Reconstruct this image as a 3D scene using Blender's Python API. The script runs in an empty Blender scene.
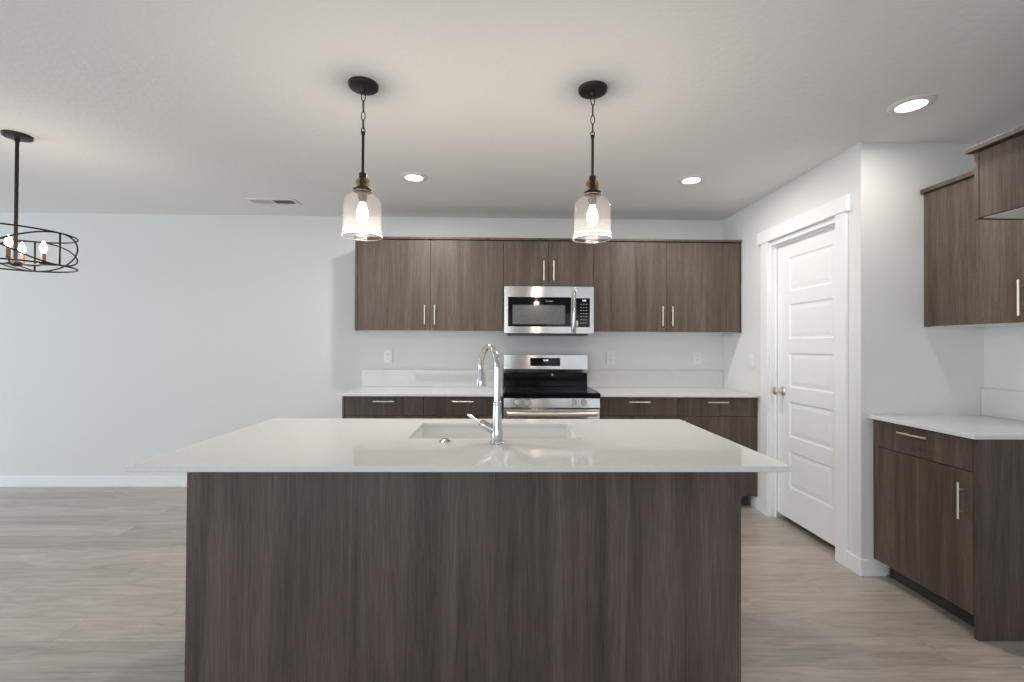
import bpy, bmesh, math, random
from mathutils import Matrix, Vector, Euler

S = bpy.context.scene
COL = S.collection
random.seed(7)
PI = math.pi

# ------------------------------------------------------------------ camera
CAM_Z = 1.30
FPX = 455.0
cd = bpy.data.cameras.new('camera')
cam = bpy.data.objects.new('camera', cd)
COL.objects.link(cam)
cd.sensor_width = 36.0
cd.lens = 36.0 * FPX / 1024.0
cd.clip_start = 0.02
cam.matrix_world = (Matrix.Translation((0, 0, CAM_Z)) @ Matrix.Rotation(-0.0198, 4, 'Z')
                    @ Matrix.Rotation(PI / 2 + 0.0089, 4, 'X') @ Matrix.Rotation(0.0055, 4, 'Z'))
S.camera = cam

# ------------------------------------------------------------------ world, daylight, exposure
S.view_settings.view_transform = 'Standard'
S.view_settings.look = 'None'
S.view_settings.gamma = 1.0
S.view_settings.use_curve_mapping = False
S.view_settings.exposure = 0.20
S.cycles.use_denoising = True
S.cycles.max_bounces = 14
S.cycles.diffuse_bounces = 8
S.cycles.transparent_max_bounces = 16
S.cycles.caustics_reflective = False
S.cycles.caustics_refractive = False
S.cycles.sample_clamp_indirect = 8.0

w = bpy.data.worlds.new('sky')
S.world = w
w.use_nodes = True
nt = w.node_tree
nt.nodes['Background'].inputs['Color'].default_value = (0.62, 0.78, 1.0, 1)
nt.nodes['Background'].inputs['Strength'].default_value = 1.2


def area(name, loc, rot, sx, sy, power, color):
    l = bpy.data.lights.new(name, 'AREA')
    l.shape = 'RECTANGLE'
    l.size = sx
    l.size_y = sy
    l.energy = power
    l.color = color
    o = bpy.data.objects.new(name, l)
    COL.objects.link(o)
    o.location = loc
    o.rotation_euler = rot
    return o


# daylight at the glazed openings behind the camera and in the left wall
area('window_daylight', (-2.0, -3.62, 1.10), (PI / 2 - 0.14, 0, 0), 4.3, 2.0, 86, (0.86, 0.945, 1.0))
area('window_daylight', (1.75, -3.62, 1.45), (PI / 2, 0, 0), 1.4, 1.3, 8, (0.90, 0.95, 1.0))
area('window_daylight', (-9.02, 1.5, 1.08), (PI / 2 - 0.02, 0, -PI / 2), 2.9, 2.0, 158, (0.76, 0.89, 1.0))

# ------------------------------------------------------------------ materials


def new_mat(name):
    m = bpy.data.materials.new(name)
    m.use_nodes = True
    t = m.node_tree
    b = t.nodes['Principled BSDF']
    return m, t, b


def nd(t, typ, **kw):
    n = t.nodes.new(typ)
    for k, v in kw.items():
        setattr(n, k, v)
    return n


def simple(name, col, rough=0.5, metal=0.0, noise=0.03, nscale=8.0, spec=0.5, coat=0.0):
    """A plain finish with a faint procedural unevenness."""
    m, t, b = new_mat(name)
    tc = nd(t, 'ShaderNodeTexCoord')
    n = nd(t, 'ShaderNodeTexNoise')
    n.inputs['Scale'].default_value = nscale
    n.inputs['Detail'].default_value = 3
    t.links.new(tc.outputs['Object'], n.inputs['Vector'])
    r = nd(t, 'ShaderNodeValToRGB')
    r.color_ramp.elements[0].position = 0.3
    r.color_ramp.elements[1].position = 0.7
    r.color_ramp.elements[0].color = (*[c * (1 - noise) for c in col], 1)
    r.color_ramp.elements[1].color = (*[min(1, c * (1 + noise)) for c in col], 1)
    t.links.new(n.outputs['Fac'], r.inputs['Fac'])
    t.links.new(r.outputs['Color'], b.inputs['Base Color'])
    b.inputs['Roughness'].default_value = rough
    b.inputs['Metallic'].default_value = metal
    b.inputs['Specular IOR Level'].default_value = spec
    b.inputs['Coat Weight'].default_value = coat
    return m


def textured_paint(name, col, rough, scale, dist, strength):
    m, t, b = new_mat(name)
    tc = nd(t, 'ShaderNodeTexCoord')
    n = nd(t, 'ShaderNodeTexNoise')
    n.inputs['Scale'].default_value = scale
    n.inputs['Detail'].default_value = 4
    n.inputs['Roughness'].default_value = 0.6
    t.links.new(tc.outputs['Object'], n.inputs['Vector'])
    r = nd(t, 'ShaderNodeValToRGB')
    r.color_ramp.elements[0].position = 0.42
    r.color_ramp.elements[1].position = 0.62
    t.links.new(n.outputs['Fac'], r.inputs['Fac'])
    bp = nd(t, 'ShaderNodeBump')
    bp.inputs['Strength'].default_value = strength
    bp.inputs['Distance'].default_value = dist
    t.links.new(r.outputs['Color'], bp.inputs['Height'])
    t.links.new(bp.outputs['Normal'], b.inputs['Normal'])
    b.inputs['Base Color'].default_value = (*col, 1)
    b.inputs['Roughness'].default_value = rough
    b.inputs['Specular IOR Level'].default_value = 0.3
    return m


def wood(name, dark, mid, light):
    """Laminate with a fine vertical grain and broad tonal bands."""
    m, t, b = new_mat(name)
    tc = nd(t, 'ShaderNodeTexCoord')
    oi = nd(t, 'ShaderNodeObjectInfo')
    mul = nd(t, 'ShaderNodeMath', operation='MULTIPLY')
    mul.inputs[1].default_value = 37.0
    t.links.new(oi.outputs['Random'], mul.inputs[0])
    add = nd(t, 'ShaderNodeVectorMath', operation='ADD')
    t.links.new(tc.outputs['Object'], add.inputs[0])
    t.links.new(mul.outputs[0], add.inputs[1])

    def layer(sc, scale, detail, rough, distort=0.0):
        mp = nd(t, 'ShaderNodeMapping')
        mp.inputs['Scale'].default_value = sc
        t.links.new(add.outputs[0], mp.inputs['Vector'])
        n = nd(t, 'ShaderNodeTexNoise')
        n.inputs['Scale'].default_value = scale
        n.inputs['Detail'].default_value = detail
        n.inputs['Roughness'].default_value = rough
        n.inputs['Distortion'].default_value = distort
        t.links.new(mp.outputs['Vector'], n.inputs['Vector'])
        return n
    fine = layer((210, 210, 7.0), 1.0, 4, 0.62, 0.4)
    medium = layer((42, 42, 1.5), 1.0, 5, 0.65, 1.0)
    broad = layer((9, 9, 0.55), 1.0, 4, 0.55, 0.9)
    weave = layer((300, 300, 160), 1.0, 2, 0.5)

    def mixv(a, bb, f):
        x = nd(t, 'ShaderNodeMix', data_type='FLOAT')
        x.inputs['Factor'].default_value = f
        t.links.new(a, x.inputs[2])
        t.links.new(bb, x.inputs[3])
        return x.outputs[0]
    v = mixv(fine.outputs['Fac'], medium.outputs['Fac'], 0.42)
    v = mixv(v, broad.outputs['Fac'], 0.42)
    v = mixv(v, weave.outputs['Fac'], 0.16)
    r = nd(t, 'ShaderNodeValToRGB')
    cr = r.color_ramp
    cr.elements[0].position = 0.38
    cr.elements[0].color = (*dark, 1)
    cr.elements[1].position = 0.63
    cr.elements[1].color = (*light, 1)
    e = cr.elements.new(0.5)
    e.color = (*mid, 1)
    t.links.new(v, r.inputs['Fac'])
    t.links.new(r.outputs['Color'], b.inputs['Base Color'])
    bp = nd(t, 'ShaderNodeBump')
    bp.inputs['Strength'].default_value = 0.12
    bp.inputs['Distance'].default_value = 0.0006
    t.links.new(v, bp.inputs['Height'])
    t.links.new(bp.outputs['Normal'], b.inputs['Normal'])
    b.inputs['Roughness'].default_value = 0.48
    b.inputs['Specular IOR Level'].default_value = 0.35
    return m


def plank_floor(name):
    m, t, b = new_mat(name)
    L = t.links.new
    tc = nd(t, 'ShaderNodeTexCoord')
    sp = nd(t, 'ShaderNodeSeparateXYZ')
    L(tc.outputs['Object'], sp.inputs[0])

    def mth(op, a, c=None):
        n = nd(t, 'ShaderNodeMath', operation=op)
        for i, v in enumerate((a, c)):
            if v is None:
                continue
            if isinstance(v, (int, float)):
                n.inputs[i].default_value = v
            else:
                L(v, n.inputs[i])
        return n.outputs[0]
    W, LEN = 0.184, 1.42
    yr = mth('DIVIDE', sp.outputs['Y'], W)
    row = mth('FLOOR', yr)
    wn = nd(t, 'ShaderNodeTexWhiteNoise', noise_dimensions='1D')
    L(row, wn.inputs['W'])
    off = mth('MULTIPLY', wn.outputs['Value'], LEN)
    xr = mth('DIVIDE', mth('ADD', sp.outputs['X'], off), LEN)
    colm = mth('FLOOR', xr)
    cmb = nd(t, 'ShaderNodeCombineXYZ')
    L(row, cmb.inputs[0])
    L(colm, cmb.inputs[1])
    pid = nd(t, 'ShaderNodeTexWhiteNoise', noise_dimensions='3D')
    L(cmb.outputs[0], pid.inputs['Vector'])
    # seams
    fy = mth('ABSOLUTE', mth('SUBTRACT', mth('FRACT', yr), 0.5))
    fx = mth('ABSOLUTE', mth('SUBTRACT', mth('FRACT', xr), 0.5))
    sy = mth('GREATER_THAN', fy, 0.5 - 0.0016 / W)
    sx = mth('GREATER_THAN', fx, 0.5 - 0.0016 / LEN)
    seam = mth('MAXIMUM', sy, sx)
    # grain per plank
    sc = nd(t, 'ShaderNodeVectorMath', operation='SCALE')
    L(pid.outputs['Color'], sc.inputs[0])
    sc.inputs['Scale'].default_value = 23.0
    add = nd(t, 'ShaderNodeVectorMath', operation='ADD')
    L(tc.outputs['Object'], add.inputs[0])
    L(sc.outputs[0], add.inputs[1])

    def layer(s3, detail, rough, distort):
        mp = nd(t, 'ShaderNodeMapping')
        mp.inputs['Scale'].default_value = s3
        L(add.outputs[0], mp.inputs['Vector'])
        n = nd(t, 'ShaderNodeTexNoise')
        n.inputs['Scale'].default_value = 1.0
        n.inputs['Detail'].default_value = detail
        n.inputs['Roughness'].default_value = rough
        n.inputs['Distortion'].default_value = distort
        L(mp.outputs['Vector'], n.inputs['Vector'])
        return n.outputs['Fac']
    grain = layer((4.5, 60, 1), 7, 0.68, 1.3)
    cloud = layer((1.6, 10, 1), 6, 0.62, 1.8)
    knot = layer((2.6, 22, 1), 4, 0.55, 1.6)
    mx = nd(t, 'ShaderNodeMix', data_type='FLOAT')
    mx.inputs['Factor'].default_value = 0.55
    L(grain, mx.inputs[2])
    L(cloud, mx.inputs[3])
    r = nd(t, 'ShaderNodeValToRGB')
    cr = r.color_ramp
    cr.elements[0].position = 0.31
    cr.elements[0].color = (0.285, 0.241, 0.209, 1)
    cr.elements[1].position = 0.69
    cr.elements[1].color = (0.56, 0.497, 0.445, 1)
    e = cr.elements.new(0.48)
    e.color = (0.412, 0.360, 0.322, 1)
    L(mx.outputs[0], r.inputs['Fac'])
    # per plank tone
    ton = mth('ADD', mth('MULTIPLY', pid.outputs['Value'], 0.26), 0.87)
    cm = nd(t, 'ShaderNodeVectorMath', operation='SCALE')
    L(r.outputs['Color'], cm.inputs[0])
    L(ton, cm.inputs['Scale'])
    # a few darker mineral streaks
    kr = nd(t, 'ShaderNodeValToRGB')
    kr.color_ramp.elements[0].position = 0.62
    kr.color_ramp.elements[0].color = (0, 0, 0, 1)
    kr.color_ramp.elements[1].position = 0.78
    kr.color_ramp.elements[1].color = (0.55, 0.55, 0.55, 1)
    L(knot, kr.inputs['Fac'])
    m1 = nd(t, 'ShaderNodeMix', data_type='RGBA')
    L(kr.outputs['Color'], m1.inputs['Factor'])
    L(cm.outputs[0], m1.inputs['A'])
    m1.inputs['B'].default_value = (0.16, 0.12, 0.10, 1)
    m2 = nd(t, 'ShaderNodeMix', data_type='RGBA')
    L(mth('MULTIPLY', seam, 0.38), m2.inputs['Factor'])
    L(m1.outputs['Result'], m2.inputs['A'])
    m2.inputs['B'].default_value = (0.14, 0.11, 0.09, 1)
    L(m2.outputs['Result'], b.inputs['Base Color'])
    rr = mth('ADD', mth('MULTIPLY', grain, 0.18), 0.24)
    L(rr, b.inputs['Roughness'])
    bp = nd(t, 'ShaderNodeBump')
    bp.inputs['Strength'].default_value = 0.12
    bp.inputs['Distance'].default_value = 0.001
    L(mth('SUBTRACT', grain, seam), bp.inputs['Height'])
    L(bp.outputs['Normal'], b.inputs['Normal'])
    b.inputs['Specular IOR Level'].default_value = 0.75
    return m


def brushed(name, col, rough=0.28, aniso=0.75):
    m, t, b = new_mat(name)
    tc = nd(t, 'ShaderNodeTexCoord')
    mp = nd(t, 'ShaderNodeMapping')
    mp.inputs['Scale'].default_value = (6, 6, 900)
    t.links.new(tc.outputs['Object'], mp.inputs['Vector'])
    n = nd(t, 'ShaderNodeTexNoise')
    n.inputs['Scale'].default_value = 1.0
    n.inputs['Detail'].default_value = 3
    t.links.new(mp.outputs['Vector'], n.inputs['Vector'])
    r = nd(t, 'ShaderNodeMapRange')
    r.inputs['To Min'].default_value = rough * 0.85
    r.inputs['To Max'].default_value = rough * 1.15
    t.links.new(n.outputs['Fac'], r.inputs['Value'])
    t.links.new(r.outputs[0], b.inputs['Roughness'])
    b.inputs['Base Color'].default_value = (*col, 1)
    b.inputs['Metallic'].default_value = 1.0
    b.inputs['Anisotropic'].default_value = aniso
    b.inputs['Anisotropic Rotation'].default_value = 0.25
    tg = nd(t, 'ShaderNodeTangent', direction_type='RADIAL', axis='Z')
    t.links.new(tg.outputs[0], b.inputs['Tangent'])
    return m


def emitter(name, col, strength):
    m, t, b = new_mat(name)
    b.inputs['Base Color'].default_value = (*col, 1)
    b.inputs['Emission Color'].default_value = (*col, 1)
    b.inputs['Emission Strength'].default_value = strength
    return m


def thin_glass(name, tint, milk, fres=0.32, milk_col=(1, 0.98, 0.96)):
    """Thin clear glass: straight-through transmission, Fresnel reflection, a little haze."""
    m = bpy.data.materials.new(name)
    m.use_nodes = True
    t = m.node_tree
    t.nodes.clear()
    out = nd(t, 'ShaderNodeOutputMaterial')
    tr = nd(t, 'ShaderNodeBsdfTransparent')
    tr.inputs['Color'].default_value = (*tint, 1)
    gl = nd(t, 'ShaderNodeBsdfGlossy')
    gl.inputs['Roughness'].default_value = 0.06
    lw = nd(t, 'ShaderNodeLayerWeight')
    lw.inputs['Blend'].default_value = 0.35
    pw = nd(t, 'ShaderNodeMath', operation='POWER')
    pw.inputs[1].default_value = 3.0
    t.links.new(lw.outputs['Facing'], pw.inputs[0])
    fr = nd(t, 'ShaderNodeMath', operation='MULTIPLY_ADD')
    fr.inputs[1].default_value = fres
    fr.inputs[2].default_value = 0.004
    t.links.new(pw.outputs[0], fr.inputs[0])
    tl = nd(t, 'ShaderNodeBsdfTranslucent')
    tl.inputs['Color'].default_value = (*milk_col, 1)
    m0 = nd(t, 'ShaderNodeMixShader')
    m0.inputs[0].default_value = milk
    t.links.new(tr.outputs[0], m0.inputs[1])
    t.links.new(tl.outputs[0], m0.inputs[2])
    m1 = nd(t, 'ShaderNodeMixShader')
    t.links.new(fr.outputs[0], m1.inputs[0])
    t.links.new(m0.outputs[0], m1.inputs[1])
    t.links.new(gl.outputs[0], m1.inputs[2])
    t.links.new(m1.outputs[0], out.inputs['Surface'])
    return m


def lit_glass(name, col, strength):
    """A clear lamp bulb: half see-through, half glowing."""
    m = bpy.data.materials.new(name)
    m.use_nodes = True
    t = m.node_tree
    t.nodes.clear()
    out = nd(t, 'ShaderNodeOutputMaterial')
    tr = nd(t, 'ShaderNodeBsdfTransparent')
    em = nd(t, 'ShaderNodeEmission')
    em.inputs['Color'].default_value = (*col, 1)
    em.inputs['Strength'].default_value = strength
    mx_ = nd(t, 'ShaderNodeMixShader')
    mx_.inputs[0].default_value = 0.35
    t.links.new(tr.outputs[0], mx_.inputs[1])
    t.links.new(em.outputs[0], mx_.inputs[2])
    t.links.new(mx_.outputs[0], out.inputs['Surface'])
    return m


M = {}
M['wall'] = textured_paint('wall paint', (0.70, 0.695, 0.675), 0.75, 60, 0.0010, 0.18)
M['ceiling'] = textured_paint('ceiling paint', (0.80, 0.795, 0.785), 0.85, 34, 0.0018, 0.22)
M['trim'] = simple('white semi-gloss trim', (0.82, 0.82, 0.815), 0.32, noise=0.01)
M['wood'] = wood('brown wood laminate', (0.048, 0.033, 0.025), (0.096, 0.069, 0.054), (0.158, 0.120, 0.097))
M['toe'] = simple('dark toe kick board', (0.045, 0.035, 0.030), 0.6, noise=0.1)
M['melamine'] = simple('white melamine', (0.74, 0.73, 0.70), 0.4, noise=0.01)
M['quartz'] = simple('white quartz', (0.67, 0.665, 0.65), 0.055, noise=0.02, nscale=45, spec=0.32)
M['sink'] = simple('white composite sink', (0.74, 0.735, 0.72), 0.22, noise=0.01)
M['steel'] = brushed('brushed stainless steel', (0.64, 0.615, 0.58), 0.21, 1.0)
M['chrome'] = simple('polished chrome', (0.62, 0.61, 0.60), 0.10, 1.0, 0.01)
M['nickel'] = simple('satin nickel', (0.72, 0.67, 0.60), 0.42, 1.0, 0.02)
M['blackglass'] = simple('black glass', (0.006, 0.006, 0.007), 0.04, 0.0, 0.05, spec=0.15)
M['window_mesh'] = simple('grey screened oven window', (0.115, 0.115, 0.112), 0.20, 0.0, 0.10, 60, spec=0.25)
M['blackpl'] = simple('black plastic', (0.015, 0.015, 0.016), 0.35, 0.0, 0.05)
M['enamel'] = simple('black enamel', (0.008, 0.008, 0.008), 0.10, 0.0, 0.05, spec=0.15)
M['bronze'] = simple('dark bronze metal', (0.021, 0.014, 0.011), 0.42, 0.3, 0.15, 30)
M['brass'] = simple('aged brass', (0.36, 0.22, 0.085), 0.30, 1.0, 0.08, 30)
M['candle'] = simple('candle sleeve', (0.22, 0.13, 0.085), 0.4, 0.0, 0.02)
M['plate'] = simple('white wall plate plastic', (0.76, 0.76, 0.75), 0.3, 0.0, 0.01)
M['dark'] = simple('dark slot', (0.03, 0.03, 0.03), 0.6, 0.0, 0.05)
M['vent'] = simple('white enamelled vent', (0.72, 0.71, 0.70), 0.45, 0.0, 0.01)
M['mark'] = simple('grey printed mark', (0.55, 0.55, 0.54), 0.5, 0.0, 0.01)
M['sticker'] = simple('tan paper sticker', (0.58, 0.47, 0.26), 0.6, 0.0, 0.04)
M['floor'] = plank_floor('oak look plank floor')
M['glass'] = thin_glass('clear shade glass', (0.992, 0.988, 0.984), 0.015)
M['rim'] = thin_glass('thick glass rim', (0.96, 0.95, 0.94), 0.24)
M['pane'] = thin_glass('window pane', (0.98, 0.99, 1.0), 0.0)
M['bulb'] = lit_glass('glowing bulb', (1.0, 0.80, 0.58), 24.0)
M['candle_bulb'] = lit_glass('glowing candle bulb', (1.0, 0.78, 0.52), 12.0)
M['lens'] = emitter('glowing lamp lens', (1.0, 0.95, 0.87), 4.0)
M['digits'] = emitter('lit clock digits', (0.85, 0.95, 1.0), 1.6)
M['frame'] = simple('white vinyl window frame', (0.80, 0.80, 0.80), 0.35, 0.0, 0.01)

# ------------------------------------------------------------------ mesh helpers
ORG = {}


class MB:
    def __init__(self):
        self.bm = bmesh.new()

    def box(self, x0, x1, y0, y1, z0, z1):
        r = bmesh.ops.create_cube(self.bm, size=1.0)
        for v in r['verts']:
            v.co.x = x0 if v.co.x < 0 else x1
            v.co.y = y0 if v.co.y < 0 else y1
            v.co.z = z0 if v.co.z < 0 else z1
        return r['verts']

    def lathe(self, prof, c, axis='Z', n=32, smooth=True, caps=True):
        """prof: list of (radius, height along the axis) from c."""
        rings = []
        for (r, h) in prof:
            ring = []
            for i in range(n):
                a = 2 * PI * i / n
                p = Vector((r * math.cos(a), r * math.sin(a), h))
                ring.append(self.bm.verts.new(self._ax(p, axis) + Vector(c)))
            rings.append(ring)
        for k in range(len(rings) - 1):
            for i in range(n):
                j = (i + 1) % n
                f = self.bm.faces.new((rings[k][i], rings[k][j], rings[k + 1][j], rings[k + 1][i]))
                f.smooth = smooth
        if caps:
            if prof[0][0] > 1e-5:
                self.bm.faces.new(list(reversed(rings[0])))
            if prof[-1][0] > 1e-5:
                self.bm.faces.new(rings[-1])
        return self

    @staticmethod
    def _ax(p, axis):
        if axis == 'Z':
            return p
        if axis == 'Y':
            return Vector((p.x, p.z, p.y))
        if axis == '-Y':
            return Vector((p.x, -p.z, p.y))
        if axis == '-X':
            return Vector((-p.z, p.x, p.y))
        if axis == '-Z':
            return Vector((p.x, p.y, -p.z))
        q = Vector((0, 0, 1)).rotation_difference(Vector(axis))
        return q @ p

    def tube(self, pts, rad, n=12, closed=False, caps=True):
        pts = [Vector(p) for p in pts]
        m = len(pts)
        rads = rad if isinstance(rad, (list, tuple)) else [rad] * m
        tang = []
        for i in range(m):
            if closed:
                d = pts[(i + 1) % m] - pts[i - 1]
            else:
                d = pts[min(i + 1, m - 1)] - pts[max(i - 1, 0)]
            tang.append(d.normalized())
        up = Vector((0, 0, 1))
        if abs(tang[0].dot(up)) > 0.95:
            up = Vector((1, 0, 0))
        nrm = (up - tang[0] * up.dot(tang[0])).normalized()
        rings = []
        for i in range(m):
            if i:
                nrm = (nrm - tang[i] * nrm.dot(tang[i])).normalized()
            bi = tang[i].cross(nrm)
            rings.append([self.bm.verts.new(pts[i] + rads[i] * (math.cos(2 * PI * k / n) * nrm + math.sin(2 * PI * k / n) * bi)) for k in range(n)])
        for i in range(m if closed else m - 1):
            A, B = rings[i], rings[(i + 1) % m]
            for k in range(n):
                l = (k + 1) % n
                f = self.bm.faces.new((A[k], A[l], B[l], B[k]))
                f.smooth = True
        if caps and not closed:
            self.bm.faces.new(list(reversed(rings[0])))
            self.bm.faces.new(rings[-1])
        return self

    def loft(self, loops, cap_start=False, cap_end=False, smooth=True):
        rings = [[self.bm.verts.new(p) for p in lp] for lp in loops]
        n = len(rings[0])
        for k in range(len(rings) - 1):
            for i in range(n):
                j = (i + 1) % n
                f = self.bm.faces.new((rings[k][i], rings[k][j], rings[k + 1][j], rings[k + 1][i]))
                f.smooth = smooth
        if cap_start:
            self.bm.faces.new(list(reversed(rings[0])))
        if cap_end:
            self.bm.faces.new(rings[-1])
        return rings

    def build(self, name, mat, parent=None, origin=None, bevel=0.0, seg=2, fix=True):
        bm = self.bm
        if fix:
            bmesh.ops.recalc_face_normals(bm, faces=bm.faces)
        me = bpy.data.meshes.new(name)
        if parent is not None:
            org = ORG[parent]
        elif origin is not None:
            org = Vector(origin)
        else:
            xs = [v.co for v in bm.verts]
            mn = Vector((min(v.x for v in xs), min(v.y for v in xs), min(v.z for v in xs)))
            mxv = Vector((max(v.x for v in xs), max(v.y for v in xs), max(v.z for v in xs)))
            org = Vector(((mn.x + mxv.x) / 2, (mn.y + mxv.y) / 2, mn.z))
        for v in bm.verts:
            v.co -= org
        for e in bm.edges:
            if len(e.link_faces) == 2 and e.calc_face_angle(0.0) > 0.75:
                e.smooth = False
        bm.to_mesh(me)
        bm.free()
        me.materials.append(M[mat])
        o = bpy.data.objects.new(name, me)
        COL.objects.link(o)
        if parent is not None:
            o.parent = parent
        else:
            o.location = org
        ORG[o] = org
        if bevel > 0:
            b = o.modifiers.new('edge', 'BEVEL')
            b.width = bevel
            b.segments = seg
            b.limit_method = 'ANGLE'
            b.angle_limit = math.radians(40)
        return o


def thing(name, label, cat, loc, group=None):
    o = bpy.data.objects.new(name, None)
    o.empty_display_size = 0.1
    COL.objects.link(o)
    o.location = loc
    ORG[o] = Vector(loc)
    return tag(o, label, cat, group)


def tag(o, label, cat, group=None):
    o['label'] = label
    o['category'] = cat
    if group:
        o['group'] = group
    return o


def struct(o):
    o['kind'] = 'structure'
    return o


def boxes(*bs):
    m = MB()
    for b in bs:
        m.box(*b)
    return m


def rrect(x0, x1, y0, y1, z, r, k=5):
    pts = []
    for (cx, cy, a0) in ((x1 - r, y1 - r, 0), (x0 + r, y1 - r, 90), (x0 + r, y0 + r, 180), (x1 - r, y0 + r, 270)):
        for i in range(k + 1):
            a = math.radians(a0 + 90 * i / k)
            pts.append(Vector((cx + r * math.cos(a), cy + r * math.sin(a), z)))
    return pts


def text_mesh(name, body, size, mat, parent, loc, rot, extrude=0.0003):
    cu = bpy.data.curves.new(name, 'FONT')
    cu.body = body
    cu.size = size
    cu.align_x = 'CENTER'
    cu.align_y = 'CENTER'
    cu.extrude = extrude
    tmp = bpy.data.objects.new(name + '_tmp', cu)
    COL.objects.link(tmp)
    bpy.context.view_layer.update()
    me = bpy.data.meshes.new_from_object(tmp.evaluated_get(bpy.context.evaluated_depsgraph_get()))
    bpy.data.objects.remove(tmp)
    bpy.data.curves.remove(cu)
    me.transform(Matrix.Translation(Vector(loc) - ORG[parent]) @ Euler(rot).to_matrix().to_4x4())
    me.materials.clear()
    me.materials.append(M[mat])
    me.name = name
    o = bpy.data.objects.new(name, me)
    COL.objects.link(o)
    o.parent = parent
    ORG[o] = ORG[parent]
    return o


# ------------------------------------------------------------------ the room
YB = 4.20      # back wall face
XP = 2.046     # pantry wall face
YS = 2.560     # face of the short wall beside the pantry
XR = 2.762     # right wall face
ZC = 2.474     # ceiling
XL, YF = -9.0, -3.6
T = 0.12

struct(boxes((XL - T, XR + T, YF - T, YB + T, -0.08, 0)).build('floor', 'floor', origin=(0, 0, 0)))
struct(boxes((XL - T, XR + T, YF - T, YB + T, ZC, ZC + 0.1)).build('ceiling', 'ceiling', origin=(0, 0, 0)))
struct(boxes((XL - T, XR + T, YB, YB + T, 0, ZC)).build('wall_back', 'wall', origin=(0, 0, 0)))
struct(boxes((XR, XR + T, YF - T, YB, 0, ZC)).build('wall_right', 'wall', origin=(0, 0, 0)))
# left wall with a glazed door opening
LW = (0.0, 3.0, 0.0, 2.1)
struct(boxes((XL - T, XL, YF - T, LW[0], 0, ZC), (XL - T, XL, LW[1], YB, 0, ZC),
             (XL - T, XL, LW[0], LW[1], LW[3], ZC)).build('wall_left', 'wall', origin=(0, 0, 0)))
# wall behind the camera with a wide glazed opening and a window
FW1 = (-4.15, 0.15, 0.0, 2.1)
FW2 = (1.05, 2.45, 0.8, 2.1)
struct(boxes((XL, FW1[0], YF - T, YF, 0, ZC), (FW1[0], FW1[1], YF - T, YF, FW1[3], ZC),
             (FW1[1], FW2[0], YF - T, YF, 0, ZC), (FW2[0], FW2[1], YF - T, YF, 0, FW2[2]),
             (FW2[0], FW2[1], YF - T, YF, FW2[3], ZC), (FW2[1], XR, YF - T, YF, 0, ZC)).build('wall_front', 'wall', origin=(0, 0, 0)))
# pantry wall with the door opening, and the short wall facing the camera
D0, D1, DH = 2.742, 3.458, 2.085
struct(boxes((XP, XP + T, YS, D0, 0, ZC), (XP, XP + T, D1, YB, 0, ZC),
             (XP, XP + T, D0, D1, DH, ZC)).build('wall_pantry', 'wall', origin=(0, 0, 0)))
struct(boxes((XP + T, XR, YS, YS + T, 0, ZC)).build('wall_corner', 'wall', origin=(0, 0, 0)))

# baseboards
BH, BT = 0.095, 0.014
struct(boxes((XL, -1.262, YB - BT, YB, 0, BH)).build('baseboard_back', 'trim', bevel=0.003))
struct(boxes((XL, XL + BT, LW[1] + 0.09, YB - BT, 0, BH)).build('baseboard_left', 'trim', bevel=0.003))
struct(boxes((XP - BT, XP, YS - BT, 2.6575, 0, BH)).build('baseboard_pantry', 'trim', bevel=0.003))
struct(boxes((XP - BT, XP, 3.5465, 3.695, 0, BH)).build('baseboard_kitchen', 'trim', bevel=0.003))
struct(boxes((XP, 2.182, YS - BT, YS, 0, BH)).build('baseboard_corner', 'trim', bevel=0.003))

# windows behind and to the left of the camera


def window(name, a0, a1, z0, z1, axis, mullions):
    f = MB()
    p = MB()
    b = 0.06

    def bx(m, u0, u1, v0, v1, z_0, z_1):
        if axis == 'Y':
            m.box(u0, u1, v0, v1, z_0, z_1)
        else:
            m.box(v0, v1, u0, u1, z_0, z_1)
    base = YF if axis == 'Y' else XL
    d0, d1 = base - T, base - 0.03
    bx(f, a0, a0 + b, d0, d1, z0, z1)
    bx(f, a1 - b, a1, d0, d1, z0, z1)
    bx(f, a0 + b, a1 - b, d0, d1, z0, z0 + b)
    bx(f, a0 + b, a1 - b, d0, d1, z1 - b, z1)
    for mm in mullions:
        bx(f, mm - 0.04, mm + 0.04, d0, d1, z0 + b, z1 - b)
    root = f.build(name, 'frame', bevel=0.003)
    struct(root)
    bx(p, a0 + b, a1 - b, base - 0.085, base - 0.079, z0 + b, z1 - b)
    p.build('window_pane', 'pane', root)


window('window_1', FW1[0], FW1[1], FW1[2], FW1[3], 'Y', (-3.08, -2.0, -0.92))
window('window_2', FW2[0], FW2[1], FW2[2], FW2[3], 'Y', (1.75,))
window('window_3', LW[0], LW[1], LW[2], LW[3], 'X', (1.5,))

# pantry door casing: two legs, jamb, flat header with overhang
cas = MB()
CX = XP - 0.018
cas.box(CX, XP, 2.658, D0, 0, 2.105)
cas.box(CX, XP, D1, 3.546, 0, 2.105)
cas.box(CX - 0.007, XP, 2.640, 3.585, 2.105, 2.200)
cas.box(XP, XP + T, D0, D0 + 0.016, 0, DH)
cas.box(XP, XP + T, D1 - 0.016, D1, 0, DH)
cas.box(XP, XP + T, D0 + 0.016, D1 - 0.016, DH - 0.016, DH)
# door stops
cas.box(XP + 0.034, XP + 0.048, D0 + 0.016, D0 + 0.028, 0, DH - 0.016)
cas.box(XP + 0.034, XP + 0.048, D1 - 0.028, D1 - 0.016, 0, DH - 0.016)
cas.box(XP + 0.034, XP + 0.048, D0 + 0.028, D1 - 0.028, DH - 0.028, DH - 0.016)
struct(cas.build('trim_1', 'trim', bevel=0.002))

# five-panel door leaf


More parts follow.
